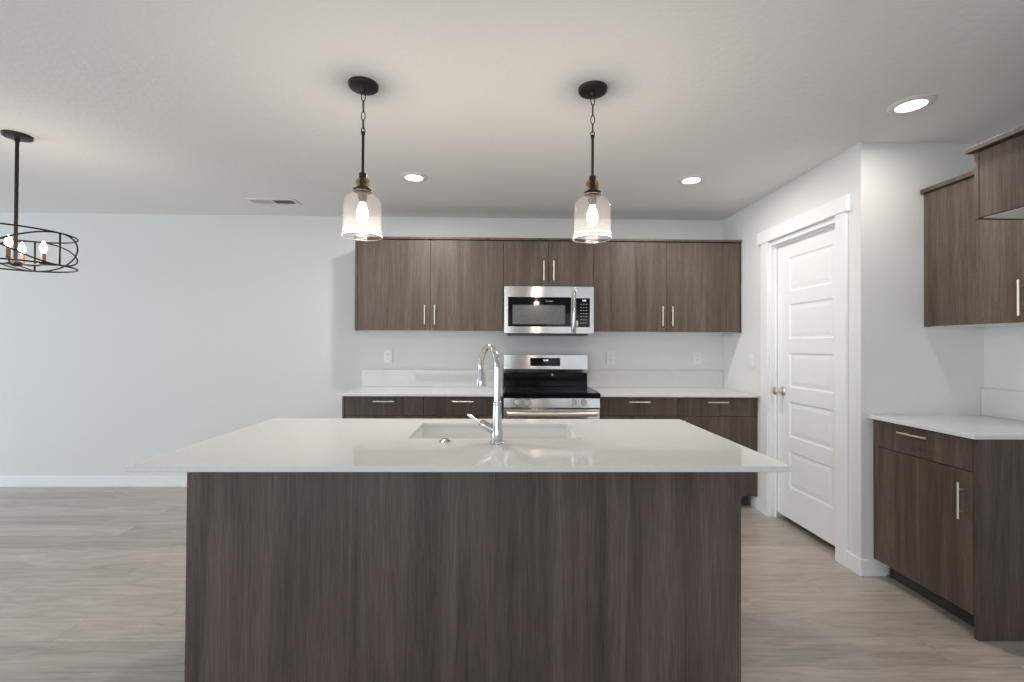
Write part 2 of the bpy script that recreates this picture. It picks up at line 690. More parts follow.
def door_leaf():
    m = MB()
    x0, x1 = XP + 0.050, XP + 0.085
    y0, y1, z0, z1 = D0 + 0.019, D1 - 0.019, 0.044, DH - 0.019
    py0, py1 = 2.852, 3.292
    ps = [(0.272, 0.538), (0.641, 0.900), (1.002, 1.254), (1.356, 1.611), (1.705, 1.955)]
    bm = m.bm

    def q(pts):
        bm.faces.new([bm.verts.new(p) for p in pts])

    def rect(x, a, b_, c, d):
        q([(x, a, c), (x, b_, c), (x, b_, d), (x, a, d)])
    # stiles and rails on the front face
    rect(x0, y0, py0, z0, z1)
    rect(x0, py1, y1, z0, z1)
    zz = [z0] + [v for p in ps for v in p] + [z1]
    for i in range(0, len(zz), 2):
        rect(x0, py0, py1, zz[i], zz[i + 1])
    # sunk moulding and raised field of each panel
    for (a, b_) in ps:
        steps = [(0.0, 0.0), (0.008, 0.006), (0.016, 0.0075), (0.044, 0.003)]
        prev = None
        for ins, dep in steps:
            cur = [(x0 + dep, py0 + ins, a + ins), (x0 + dep, py1 - ins, a + ins),
                   (x0 + dep, py1 - ins, b_ - ins), (x0 + dep, py0 + ins, b_ - ins)]
            if prev:
                for i in range(4):
                    j = (i + 1) % 4
                    q([prev[i], prev[j], cur[j], cur[i]])
            prev = cur
        q(prev)
    # back and edges
    q([(x1, y0, z0), (x1, y1, z0), (x1, y1, z1), (x1, y0, z1)])
    q([(x0, y0, z0), (x1, y0, z0), (x1, y0, z1), (x0, y0, z1)])
    q([(x0, y1, z0), (x1, y1, z0), (x1, y1, z1), (x0, y1, z1)])
    q([(x0, y0, z0), (x0, y1, z0), (x1, y1, z0), (x1, y0, z0)])
    q([(x0, y0, z1), (x0, y1, z1), (x1, y1, z1), (x1, y0, z1)])
    bmesh.ops.remove_doubles(bm, verts=bm.verts, dist=0.0004)
    return m


door = struct(door_leaf().build('door_1', 'trim'))
kn = MB().lathe([(0.001, 0), (0.033, 0), (0.033, 0.004), (0.027, 0.010), (0.013, 0.013), (0.012, 0.030), (0.017, 0.036),
                 (0.027, 0.044), (0.030, 0.054), (0.027, 0.064), (0.016, 0.069), (0.001, 0.070)], (XP + 0.050, 3.366, 0.967), '-X', 28)
kn.build('door_knob', 'nickel', door)

# ------------------------------------------------------------------ cabinets


def pull(parent, axis, c, length, out=(0, -1, 0), name='handle'):
    """A square-shouldered bar pull with two posts. c: centre of the bar's foot on the front."""
    o = Vector(out)
    a = Vector((0, 0, 1)) if axis == 'Z' else (Vector((1, 0, 0)) if axis == 'X' else Vector((0, 1, 0)))
    c = Vector(c)
    m = MB()
    h = 0.032
    m.tube([c + o * h - a * length / 2, c + o * h + a * length / 2], 0.0052, 12)
    for s in (-1, 1):
        p = c + a * s * (length / 2 - 0.032)
        m.tube([p + o * 0.0005, p + o * h], 0.0045, 10)
    return m.build(name, 'nickel', parent)


UF = 3.858      # face of the wall cabinet doors
UZ0, UZ1 = 1.417, 2.187


def upper_cabinet(x0, x1, z0, label, handles_z, left_end, right_end):
    t = thing('wall_cabinet', label, 'cabinet', ((x0 + x1) / 2, YB - 0.165, z0))
    yb, yd = YB - 0.001, UF + 0.021
    carc = MB()
    carc.box(x0 + 0.002, x1 - 0.002, yd, yb, z0 + 0.016, UZ1)
    carc.build('carcass', 'wood', t)
    boxes((x0 + 0.002, x1 - 0.002, yd, yb, z0, z0 + 0.016)).build('underside', 'melamine', t)
    xs0, xs1 = x0, x1
    if left_end:
        boxes((x0 - 0.018, x0 + 0.0015, UF + 0.001, yb, z0 - 0.001, UZ1)).build('end_panel', 'wood', t, bevel=0.001)
    if right_end:
        boxes((x1 - 0.0015, x1 + 0.012, UF + 0.001, yb, z0 - 0.001, UZ1)).build('end_panel', 'wood', t, bevel=0.001)
    mid = (x0 + x1) / 2
    g = 0.0016
    for (a, b, hx) in ((x0 + g + (0.004 if left_end else 0), mid - g, mid - 0.042), (mid + g, x1 - g - (0.003 if right_end else 0), mid + 0.042)):
        d = boxes((a, b, UF, UF + 0.0195, z0 + 0.002, UZ1 - 0.002)).build('door', 'wood', t, bevel=0.001)
        pull(d, 'Z', (hx, UF, handles_z), 0.165)
    # flat top board projecting past the doors
    boxes((x0 - (0.022 if left_end else 0), x1 + (0.0115 if right_end else 0), UF - 0.016, yb, UZ1 + 0.003, UZ1 + 0.021)).build('top_board', 'wood', t, bevel=0.0015)
    return t


upper_cabinet(-1.234, 0.0, UZ0, 'brown two-door wall cabinet left of the microwave', 1.552, True, False)
upper_cabinet(0.0, 0.768, 1.800, 'short brown two-door wall cabinet directly above the microwave', 1.932, False, False)
upper_cabinet(0.768, 2.026, UZ0, 'brown two-door wall cabinet right of the microwave, beside the pantry door', 1.552, False, True)

BF = 3.610      # face of base cabinet fronts
CT, CTH = 0.914, 0.020    # worktop top and thickness


def base_cabinet(x0, x1, label, left_end, right_end):
    t = thing('base_cabinet', label, 'cabinet', ((x0 + x1) / 2, YB - 0.3, 0))
    yb = YB - 0.002
    top = CT - CTH - 0.001
    boxes((x0 + 0.002, x1 - 0.002, BF + 0.021, yb, 0.10, top)).build('carcass', 'wood', t)
    boxes((x0 + 0.02, x1 - 0.02, BF + 0.085, BF + 0.10, 0, 0.0995)).build('toe_kick', 'toe', t)
    if left_end:
        boxes((x0 - 0.018, x0 + 0.0015, BF + 0.002, yb, 0, top)).build('end_panel', 'wood', t, bevel=0.001)
    if right_end:
        boxes((x1 - 0.0015, x1 + 0.020, BF + 0.004, yb, 0.0995, top)).build('end_panel', 'wood', t, bevel=0.001)
    mid = (x0 + x1) / 2
    g = 0.0016
    for (a, b, hx) in ((x0 + g + (0.004 if left_end else 0), mid - g, mid - 0.045), (mid + g, x1 - g, mid + 0.045)):
        d = boxes((a, b, BF, BF + 0.0195, 0.742, top - 0.006)).build('drawer', 'wood', t, bevel=0.001)
        pull(d, 'X', ((a + b) / 2, BF, 0.853), 0.165)
        d = boxes((a, b, BF, BF + 0.0195, 0.102, 0.7385)).build('door', 'wood', t, bevel=0.001)
        pull(d, 'Z', (hx, BF, 0.63), 0.165)
    return t


base_cabinet(-1.245, 0.0, 'brown base cabinet with two top drawers left of the range', True, False)
base_cabinet(0.770, 2.025, 'brown base cabinet with two top drawers right of the range, beside the pantry door', False, True)

# worktops and upstands along the back wall
tag(boxes((-1.285, 0.0005, BF - 0.036, YB - 0.0015, CT - CTH, CT)).build('worktop', 'quartz', bevel=0.002),
    'white quartz worktop on the base cabinet left of the range', 'worktop')
tag(boxes((0.7695, XP - 0.0015, BF - 0.036, YB - 0.0015, CT - CTH, CT)).build('worktop', 'quartz', bevel=0.002),
    'white quartz worktop on the base cabinet right of the range', 'worktop')
tag(boxes((-1.285, 0.0005, YB - 0.0205, YB - 0.001, CT + 0.0005, CT + 0.155)).build('backsplash', 'quartz', bevel=0.0015),
    'low white quartz backsplash strip on the wall left of the range', 'backsplash')
tag(boxes((0.7695, XP - 0.0015, YB - 0.0205, YB - 0.001, CT + 0.0005, CT + 0.155)).build('backsplash', 'quartz', bevel=0.0015),
    'low white quartz backsplash strip on the wall right of the range', 'backsplash')

# ------------------------------------------------------------------ cabinets on the right wall
RF = 2.112      # face of the right base cabinet fronts
RY0, RY1 = 1.983, YS - 0.001
t = thing('base_cabinet', 'brown base cabinet with one drawer and one door against the right wall', 'cabinet', ((RF + XR) / 2, (RY0 + RY1) / 2, 0))
top = CT - CTH - 0.001
boxes((RF + 0.021, XR - 0.002, RY0 + 0.021, RY1, 0.10, top)).build('carcass', 'wood', t)
boxes((RF + 0.085, RF + 0.10, RY0 + 0.021, RY1 - 0.016, 0, 0.0995)).build('toe_kick', 'toe', t)
boxes((RF - 0.001, XR - 0.002, RY0, RY0 + 0.0205, 0, top)).build('end_panel', 'wood', t, bevel=0.001)
boxes((RF + 0.003, RF + 0.0205, RY1 - 0.034, RY1, 0.10, top)).build('filler_strip', 'wood', t, bevel=0.001)
d = boxes((RF, RF + 0.0195, RY0 + 0.023, RY1 - 0.037, 0.742, top - 0.006)).build('drawer', 'wood', t, bevel=0.001)
pull(d, 'Y', (RF, (RY0 + RY1) / 2 + 0.010, 0.850), 0.165, (-1, 0, 0))
d = boxes((RF, RF + 0.0195, RY0 + 0.023, RY1 - 0.037, 0.102, 0.7385)).build('door', 'wood', t, bevel=0.001)
pull(d, 'Z', (RF, RY0 + 0.060, 0.602), 0.165, (-1, 0, 0))
tag(boxes((RF - 0.030, XR - 0.0015, RY0 - 0.012, YS - 0.0015, CT - CTH, CT)).build('worktop', 'quartz', bevel=0.002),
    'white quartz worktop on the right wall base cabinet', 'worktop')
tag(boxes((XR - 0.0205, XR - 0.001, RY0 - 0.012, YS - 0.0015, CT + 0.0005, CT + 0.155)).build('backsplash', 'quartz', bevel=0.0015),
    'low white quartz backsplash strip on the right wall', 'backsplash')

# wall cabinet on the right wall
UX = 2.408
t = thing('wall_cabinet', 'brown single-door wall cabinet on the right wall above the worktop', 'cabinet', ((UX + XR) / 2, (RY0 + RY1) / 2, UZ0))
boxes((UX + 0.021, XR - 0.002, RY0 + 0.002, RY1, UZ0 + 0.016, UZ1 - 0.008)).build('carcass', 'wood', t)
boxes((UX + 0.021, XR - 0.002, RY0 + 0.002, RY1, UZ0, UZ0 + 0.0155)).build('underside', 'melamine', t)
boxes((UX + 0.003, UX + 0.0205, RY1 - 0.024, RY1, UZ0, UZ1 - 0.008)).build('filler_strip', 'wood', t, bevel=0.001)
d = boxes((UX, UX + 0.0195, RY0 + 0.004, RY1 - 0.027, UZ0 + 0.002, UZ1 - 0.010)).build('door', 'wood', t, bevel=0.001)
pull(d, 'Z', (UX, RY0 + 0.068, 1.532), 0.165, (-1, 0, 0))
boxes((UX - 0.018, XR - 0.002, RY0 + 0.002, RY1, UZ1 - 0.007, UZ1 + 0.016)).build('top_board', 'wood', t, bevel=0.0015)

# deep cabinet over the refrigerator space
OX, OY0, OY1, OZ = 2.090, 1.03, RY0 - 0.006, 1.870
t = thing('wall_cabinet', 'deep brown cabinet high on the right wall over the empty refrigerator space', 'cabinet', ((OX + XR) / 2, (OY0 + OY1) / 2, OZ))
boxes((OX + 0.021, XR - 0.002, OY0 + 0.02, OY1 - 0.0205, OZ + 0.017, UZ1 - 0.023)).build('carcass', 'wood', t)
boxes((OX + 0.021, XR - 0.002, OY0 + 0.02, OY1 - 0.0205, OZ, OZ + 0.0165)).build('underside', 'melamine', t)
for a in (OY0, OY1 - 0.02):
    boxes((OX + 0.001, XR - 0.002, a, a + 0.0195, OZ - 0.002, UZ1 - 0.023)).build('end_panel', 'wood', t, bevel=0.001)
ym = (OY0 + OY1) / 2
for (a, b, hy) in ((OY0 + 0.023, ym - 0.0016, ym - 0.045), (ym + 0.0016, OY1 - 0.024, ym + 0.045)):
    d = boxes((OX, OX + 0.0195, a, b, OZ + 0.002, UZ1 - 0.025)).build('door', 'wood', t, bevel=0.001)
    pull(d, 'Z', (OX, hy, 1.98), 0.165, (-1, 0, 0))
boxes((OX - 0.027, XR - 0.002, OY0, OY1 + 0.014, UZ1 - 0.022, UZ1 + 0.000)).build('top_board', 'wood', t, bevel=0.0015)

# ------------------------------------------------------------------ island
IX0, IX1, IY0, IY1 = -1.186, 0.936, 1.455, 2.383
PY = 1.690      # face of the panel towards the camera
BX0, BX1 = -1.152, 0.895
t = thing('kitchen_island', 'large dark brown wood island base under the white countertop', 'island', ((BX0 + BX1) / 2, (PY + IY1) / 2, 0))
top = CT - CTH - 0.001
boxes((BX0, BX1, PY, PY + 0.019, 0, top)).build('back_panel', 'wood', t, bevel=0.001)
for a in (BX0, BX1 - 0.019):
    boxes((a, a + 0.019, PY + 0.0195, IY1 - 0.045, 0, top)).build('end_panel', 'wood', t, bevel=0.001)
boxes((BX0 + 0.0195, BX1 - 0.0195, PY + 0.02, IY1 - 0.065, 0.10, 0.118), (BX0 + 0.0195, BX1 - 0.0195, IY1 - 0.08, IY1 - 0.066, 0.118, top)).build('carcass', 'wood', t)
boxes((BX0 + 0.0195, BX1 - 0.0195, IY1 - 0.14, IY1 - 0.125, 0, 0.0995)).build('toe_kick', 'toe', t)
n = 4
wd = (BX1 - BX0 - 0.04) / n
for i in range(n):
    a = BX0 + 0.02 + i * wd
    d = boxes((a + 0.0016, a + wd - 0.0016, IY1 - 0.065, IY1 - 0.0455, 0.102, top - 0.006)).build('door', 'wood', t, bevel=0.001)
    pull(d, 'Z', (a + (wd - 0.045 if i % 2 == 0 else 0.045), IY1 - 0.0455, 0.76), 0.165, (0, 1, 0))

# countertop with the sink cut-out
SX0, SX1, SY0, SY1 = -0.391, 0.332, 1.885, 2.256


def slab_with_hole(x0, x1, y0, y1, z0, z1, hole):
    m = MB()
    bm = m.bm
    k = len(hole) // 4

    def layer(z):
        o = [bm.verts.new((x, y, z)) for (x, y) in ((x1, y1), (x0, y1), (x0, y0), (x1, y0))]
        h = [bm.verts.new((p.x, p.y, z)) for p in hole]
        return o, h
    ot, ht = layer(z1)
    ob, hb = layer(z0)
    N = len(hole)
    mid = [q * k + k // 2 for q in range(4)]
    for q in range(4):
        r = (q + 1) % 4
        idx = []
        i = mid[q]
        while True:
            idx.append(i)
            if i == mid[r]:
                break
            i = (i + 1) % N
        bm.faces.new([ot[q], ot[r]] + [ht[i] for i in reversed(idx)])
        bm.faces.new([ob[r], ob[q]] + [hb[i] for i in idx])
        bm.faces.new([ot[q], ob[q], ob[r], ot[r]])
    for i in range(N):
        j = (i + 1) % N
        bm.faces.new([ht[i], ht[j], hb[j], hb[i]])
    return m


hole = rrect(SX0, SX1, SY0, SY1, 0, 0.02)
tag(slab_with_hole(IX0, IX1, IY0, IY1, CT - CTH, CT, hole).build('countertop', 'quartz', bevel=0.003),
    'large white quartz countertop of the island with a sink cut-out', 'worktop')

# undermount sink
z = CT - CTH - 0.0008
dz = z - 0.20
E = 0.004
loops = [rrect(SX0 - 0.02, SX1 + 0.02, SY0 - 0.02, SY1 + 0.02, z, 0.03),
         rrect(SX0 - E, SX1 + E, SY0 - E, SY1 + E, z, 0.02),
         rrect(SX0 + E, SX1 - E, SY0 + E, SY1 - E, dz + 0.03, 0.03),
         rrect(SX0 + 0.012, SX1 - 0.012, SY0 + 0.012, SY1 - 0.012, dz + 0.008, 0.035),
         rrect(SX0 + 0.035, SX1 - 0.035, SY0 + 0.035, SY1 - 0.035, dz, 0.03)]
sk = MB()
sk.loft(loops, cap_end=True)
lo = [rrect(SX0 - 0.02, SX1 + 0.02, SY0 - 0.02, SY1 + 0.02, z - 0.012, 0.03),
      rrect(SX0 - 0.012, SX1 + 0.012, SY0 - 0.012, SY1 + 0.012, z - 0.012, 0.03),
      rrect(SX0 - 0.006, SX1 + 0.006, SY0 - 0.006, SY1 + 0.006, dz - 0.012, 0.03)]
sk.loft([loops[0]] + lo, cap_end=True)
bmesh.ops.remove_doubles(sk.bm, verts=sk.bm.verts, dist=0.0002)
sink = thing('kitchen_sink', 'white rectangular undermount sink sunk into the island countertop', 'sink', ((SX0 + SX1) / 2, (SY0 + SY1) / 2, dz - 0.012))
sk.build('basin', 'sink', sink)
MB().lathe([(0.001, 0.0005), (0.045, 0.0005), (0.045, 0.003), (0.036, 0.003), (0.030, 0.0015), (0.001, 0.0015)],
           ((SX0 + SX1) / 2, (SY0 + SY1) / 2, dz), 'Z', 28).build('drain', 'chrome', sink)

# push button on the countertop
bx, by = -0.228, 1.812
b = thing('push_button', 'small round chrome push button on the countertop left of the faucet', 'button', (bx, by, CT))
MB().lathe([(0.001, 0.0003), (0.023, 0.0003), (0.023, 0.004), (0.019, 0.007), (0.001, 0.007)], (bx, by, CT), 'Z', 28).build('flange', 'chrome', b)
MB().lathe([(0.014, 0.0072), (0.014, 0.012), (0.011, 0.014), (0.001, 0.0145)], (bx, by, CT), 'Z', 24).build('cap', 'chrome', b)

# faucet
fx, fy = -0.021, 1.795
F = thing('kitchen_faucet', 'tall chrome pull-down faucet beside the island sink', 'faucet', (fx, fy, CT))
MB().lathe([(0.001, 0.0003), (0.029, 0.0003), (0.029, 0.006), (0.024, 0.010), (0.0225, 0.012), (0.0205, 0.06), (0.0180, 0.12), (0.0170, 0.150),
            (0.001, 0.150)], (fx, fy, CT), 'Z', 32).build('body', 'chrome', F)
MB().lathe([(0.012, 0.1503), (0.0172, 0.1503), (0.0176, 0.153), (0.0176, 0.160), (0.0160, 0.1625), (0.012, 0.1625)], (fx, fy, CT), 'Z', 28).build('collar', 'chrome', F)
hx, hy = -0.095, 1.952
dv = Vector((hx - fx, hy - fy, 0))
R = dv.length / 2
dv.normalize()
pts = [Vector((fx, fy, CT + 0.162))]
zt = CT + 0.290
pts.append(Vector((fx, fy, zt)))
for i in range(1, 25):
    a = PI * i / 24 * 1.02
    pts.append(Vector((fx, fy, zt)) + dv * (R - R * math.cos(a)) + Vector((0, 0, R * math.sin(a))))
MB().tube(pts, [0.0140, 0.0125] + [0.0118] * 24, 18).build('spout', 'chrome', F)
e = pts[-1]
sh = MB()
sh.lathe([(0.001, -0.001), (0.0122, -0.001), (0.0128, 0.006), (0.0140, 0.014), (0.0185, 0.045), (0.0215, 0.071), (0.0205, 0.075), (0.001, 0.075)],
         tuple(e), (0.025, -0.05, -1), 24)
sh.build('spray_head', 'chrome', F)
hp = Vector((fx - 0.015, fy, CT + 0.050))
dirh = Vector((-0.86, 0.02, 0.50)).normalized()
hm = MB()
hm.lathe([(0.016, 0), (0.017, 0.005), (0.017, 0.036), (0.0145, 0.037), (0.0145, 0.040), (0.017, 0.041), (0.0165, 0.053), (0.012, 0.062), (0.001, 0.063)],
         tuple(hp), tuple(dirh), 24)
hd = hm.build('handle', 'chrome', F)
l0 = hp + dirh * 0.058
MB().tube([l0, l0 + dirh * 0.02, l0 + dirh * 0.048 + Vector((0, 0, 0.002)), l0 + dirh * 0.060 + Vector((0, 0, 0.003))], [0.0065, 0.0052, 0.0062, 0.0055], 14).build('lever', 'chrome', hd)

# ------------------------------------------------------------------ range
RX0, RX1 = 0.0065, 0.7635
RFY = 3.572     # oven front
t = thing('range', 'stainless steel electric range with black glass cooktop between the base cabinets', 'range', ((RX0 + RX1) / 2, YB - 0.33, 0))
boxes((RX0 + 0.002, RX1 - 0.002, RFY + 0.042, YB - 0.02, 0.03, 0.8865)).build('body', 'enamel', t)
for (a, c) in ((RX0 + 0.05, 3.68), (RX1 - 0.05, 3.68), (RX0 + 0.05, 4.10), (RX1 - 0.05, 4.10)):
    MB().lathe([(0.018, 0), (0.018, 0.0295)], (a, c, 0), 'Z', 16).build('foot', 'blackpl', t)
ck = boxes((RX0, RX1, 3.538, 4.095, 0.887, 0.929)).build('cooktop', 'blackglass', t, bevel=0.004)
for (a, c, r) in ((RX0 + 0.20, 3.70, 0.105), (RX1 - 0.20, 3.70, 0.085), (RX0 + 0.20, 3.95, 0.075), (RX1 - 0.20, 3.95, 0.095)):
    MB().lathe([(r, 0.0001), (r, 0.0005), (r - 0.003, 0.0005), (r - 0.003, 0.0001)], (a, c, 0.929), 'Z', 40, caps=False).build('burner_ring', 'window_mesh', ck)
# steel side rails of the cooktop
for a in (RX0 - 0.0005, RX1 - 0.0085):
    boxes((a, a + 0.009, 3.60, 4.09, 0.9292, 0.9312)).build('side_rail', 'steel', ck)
# backguard
bg = MB()
pr = [(4.090, 1.214), (4.079, 1.214), (4.076, 1.086), (4.094, 1.052), (4.165, 1.050), (4.165, 1.214)]
rings = [[Vector((x, y, zz)) for (y, zz) in pr] for x in (RX0 + 0.001, RX1 - 0.001)]
bg.loft(rings, True, True, smooth=False)
g = bg.build('backguard', 'steel', t, bevel=0.002)
dsp = boxes((0.246, 0.514, 4.0740, 4.0765, 1.114, 1.186)).build('display', 'blackglass', g, bevel=0.0008)
text_mesh('digits', '12:00', 0.020, 'digits', dsp, (0.384, 4.0735, 1.164), (PI / 2, 0, 0))
kp = MB()
for i in range(9):
    for zz in (1.128, 1.142):
        xx = 0.264 + i * 0.0275
        kp.box(xx, xx + 0.010, 4.0733, 4.0739, zz, zz + 0.0025)
kp.build('touch_keys', 'window_mesh', dsp)
boxes((RX0 + 0.001, RX1 - 0.001, 4.096, 4.160, 0.9295, 1.0495)).build('rear_panel', 'enamel', t, bevel=0.003)
lg = MB().lathe([(0.001, 0.0002), (0.009, 0.0002), (0.009, 0.0012), (0.001, 0.0012)], (0.446, 4.096, 1.034), '-Y', 24)
lg.build('emblem', 'mark', t)
boxes((RX0 + 0.001, RX1 - 0.001, 4.084, 4.0955, 0.950, 0.957)).build('vent_lip', 'enamel', t, bevel=0.001)
# control panel with four knobs
cp = MB()
pr = [(3.556, 0.8865), (3.548, 0.812), (3.60, 0.812), (3.60, 0.8865)]
cp.loft([[Vector((x, y, zz)) for (y, zz) in pr] for x in (RX0 + 0.001, RX1 - 0.001)], True, True, smooth=False)
c = cp.build('control_panel', 'steel', t, bevel=0.0015)
for px in (518.3, 528.2, 574.8, 585.0):
    xk = (px - 503) / FPX * 3.53
    kb = MB()
    kb.lathe([(0.001, 0.001), (0.025, 0.001), (0.025, 0.004), (0.021, 0.007), (0.019, 0.013), (0.001, 0.013)], (xk, 3.5545, 0.853), '-Y', 24)
    kb.box(xk - 0.0065, xk + 0.0065, 3.5545 - 0.034, 3.5545 - 0.012, 0.831, 0.875)
    kb.build('knob', 'nickel', c, bevel=0.0015)
# oven door
od = boxes((RX0 + 0.001, RX1 - 0.001, RFY - 0.012, RFY + 0.041, 0.225, 0.803)).build('oven_door', 'steel', t, bevel=0.003)
boxes((RX0 + 0.10, RX1 - 0.10, RFY - 0.0145, RFY - 0.0123, 0.33, 0.66)).build('oven_window', 'blackglass', od, bevel=0.001)
hb = []
for i in range(17):
    u = i / 16
    xx = RX0 + 0.03 + u * (RX1 - RX0 - 0.06)
    yy = RFY - 0.030 - 0.030 * math.sin(PI * u) ** 0.45
    hb.append((xx, yy, 0.766))
hm = MB()
hm.tube(hb, 0.0185, 16)
for xx in (RX0 + 0.034, RX1 - 0.034):
    hm.tube([(xx, RFY - 0.0125, 0.766), (xx, RFY - 0.036, 0.766)], 0.011, 12)
hm.build('oven_handle', 'nickel', od)
boxes((RX0 + 0.001, RX1 - 0.001, RFY - 0.010, RFY + 0.041, 0.050, 0.218)).build('storage_drawer', 'steel', t, bevel=0.003)

# ------------------------------------------------------------------ microwave over the range
MX0, MX1, MZ0, MZ1 = 0.0065, 0.7595, 1.384, 1.793
MF = 3.790
t = thing('microwave_oven', 'stainless steel microwave with black glass door mounted above the range', 'microwave', ((MX0 + MX1) / 2, YB - 0.2, MZ0))
boxes((MX0 + 0.004, MX1 - 0.004, MF + 0.0255, YB - 0.003, MZ0 + 0.018, MZ1 - 0.001)).build('body', 'blackpl', t)
boxes((MX0 + 0.035, MX1 - 0.045, MF + 0.012, YB - 0.004, MZ0 + 0.001, MZ0 + 0.0175)).build('vent_base', 'blackpl', t, bevel=0.003)


def mx(u):
    return MX0 + (u - 42) / (962 - 42) * (MX1 - MX0)


def mz(v):
    return MZ1 - (v - 60) / (545 - 60) * (MZ1 - 0.0135 - MZ0)


dr = boxes((MX0, mx(772), MF, MF + 0.025, mz(545), MZ1 - 0.0005)).build('door', 'steel', t, bevel=0.003)
gl = boxes((mx(83), mx(728), MF - 0.0022, MF - 0.0002, mz(474), mz(172))).build('door_glass', 'blackglass', dr, bevel=0.0008)
boxes((mx(130), mx(666), MF - 0.0030, MF - 0.0023, mz(450), mz(254))).build('door_window', 'window_mesh', gl)
text_mesh('logo', 'FRIGIDAIRE', 0.0125, 'mark', gl, (mx(505), MF - 0.0026, mz(214)), (PI / 2, 0, 0))
hp = []
for i in range(15):
    u = i / 14
    hp.append((mx(750), MF - 0.014 - 0.030 * math.sin(PI * u) ** 0.5, mz(538) + u * (mz(112) - mz(538))))
MB().tube(hp, 0.0125, 14).build('handle', 'chrome', dr)
pn = boxes((mx(774), MX1, MF, MF + 0.025, mz(545), MZ1 - 0.0005)).build('control_panel', 'steel', t, bevel=0.003)
kp = boxes((mx(779), mx(920), MF - 0.0022, MF - 0.0002, mz(478), mz(180))).build('keypad', 'blackglass', pn, bevel=0.0008)
text_mesh('digits', '12:00', 0.0155, 'digits', kp, (mx(860), MF - 0.0026, mz(205)), (PI / 2, 0, 0))
for r_ in range(7):
    for c_ in range(3):
        ux, vz = 822 + c_ * 28, 240 + r_ * 32
        boxes((mx(ux), mx(ux + 14), MF - 0.0030, MF - 0.0024, mz(vz + 5), mz(vz))).build('key', 'mark', kp)
boxes((mx(779), mx(800), MF - 0.0032, MF - 0.0024, mz(468), mz(412))).build('sticker', 'sticker', kp)

# ------------------------------------------------------------------ outlets and switch


def outlet(x, z, label):
    t = thing('wall_outlet', label, 'outlet', (x, YB, z - 0.058), 'white duplex outlets above the backsplash')
    pl = boxes((x - 0.036, x + 0.036, YB - 0.007, YB - 0.0005, z - 0.058, z + 0.058)).build('cover_plate', 'plate', t, bevel=0.002)
    for s in (-1, 1):
        zc = z + s * 0.0195
        rc = boxes((x - 0.016, x + 0.016, YB - 0.0085, YB - 0.0072, zc - 0.014, zc + 0.014)).build('socket', 'plate', pl, bevel=0.003)
        sl = boxes((x - 0.0075, x - 0.0055, YB - 0.0092, YB - 0.0086, zc - 0.003, zc + 0.006),
                   (x + 0.0055, x + 0.0075, YB - 0.0092, YB - 0.0086, zc - 0.003, zc + 0.006),
                   (x - 0.002, x + 0.002, YB - 0.0092, YB - 0.0086, zc - 0.010, zc - 0.006))
        sl.build('slots', 'dark', pl)


outlet(-1.053, 1.19, 'white wall outlet above the worktop left of the range')
outlet(0.998, 1.19, 'white wall outlet just right of the range')
outlet(1.805, 1.19, 'white wall outlet near the corner by the pantry wall')
sy, sz = 3.690, 1.185
t = thing('light_switch', 'white light switch on the pantry wall beside the door casing', 'switch', (XP, sy, sz - 0.058))
pl = boxes((XP - 0.007, XP - 0.0005, sy - 0.036, sy + 0.036, sz - 0.058, sz + 0.058)).build('cover_plate', 'plate', t, bevel=0.002)
boxes((XP - 0.0105, XP - 0.0072, sy - 0.016, sy + 0.016, sz - 0.033, sz + 0.033)).build('rocker', 'plate', pl, bevel=0.002)

# ------------------------------------------------------------------ ceiling fittings
ZK = ZC - 0.0005


def downlight(x, y, label, power):
    t = thing('recessed_light', label, 'ceiling light', (x, y, ZC), 'recessed ceiling lights')
    MB().lathe([(0.062, 0.0), (0.094, 0.0), (0.094, 0.003), (0.088, 0.006), (0.066, 0.009), (0.062, 0.008)], (x, y, ZK), '-Z', 48, caps=False).build('trim_ring', 'vent', t)
    MB().lathe([(0.001, 0.0065), (0.0615, 0.0065), (0.0615, 0.002), (0.001, 0.002)], (x, y, ZK), '-Z', 48).build('lens', 'lens', t)
    l = bpy.data.lights.new('recessed_lamp', 'AREA')
    l.shape = 'DISK'
    l.size = 0.12
    l.energy = power
    l.color = (1.0, 0.95, 0.89)
    o = bpy.data.objects.new('recessed_lamp', l)
    COL.objects.link(o)
    o.parent = t
    o.location = (0, 0, -0.012)


downlight(-0.630, 3.190, 'recessed ceiling light over the left base cabinet, near the left pendant', 15)
downlight(1.322, 3.175, 'recessed ceiling light over the right base cabinet, right of both pendants', 10.5)
downlight(1.967, 2.152, 'recessed ceiling light near the right wall cabinets', 4.4)

# air vent
vx, vy = -1.895, 3.775
t = thing('air_vent', 'white slotted air vent in the ceiling left of the cabinets', 'vent', (vx, vy, ZC))
fr = MB()
HX, HY = 0.200, 0.072
IXv, IYv = 0.165, 0.042
fr.box(vx - HX, vx + HX, vy - HY, vy - IYv, ZK - 0.006, ZK)
fr.box(vx - HX, vx + HX, vy + IYv, vy + HY, ZK - 0.006, ZK)
fr.box(vx - HX, vx - IXv, vy - IYv, vy + IYv, ZK - 0.006, ZK)
fr.box(vx + IXv, vx + HX, vy - IYv, vy + IYv, ZK - 0.006, ZK)
fr.box(vx - 0.006, vx + 0.006, vy - IYv, vy + IYv, ZK - 0.006, ZK)
fr.build('frame', 'vent', t, bevel=0.001)
boxes((vx - IXv, vx + IXv, vy - IYv, vy + IYv, ZK - 0.0012, ZK - 0.0002)).build('duct', 'dark', t)
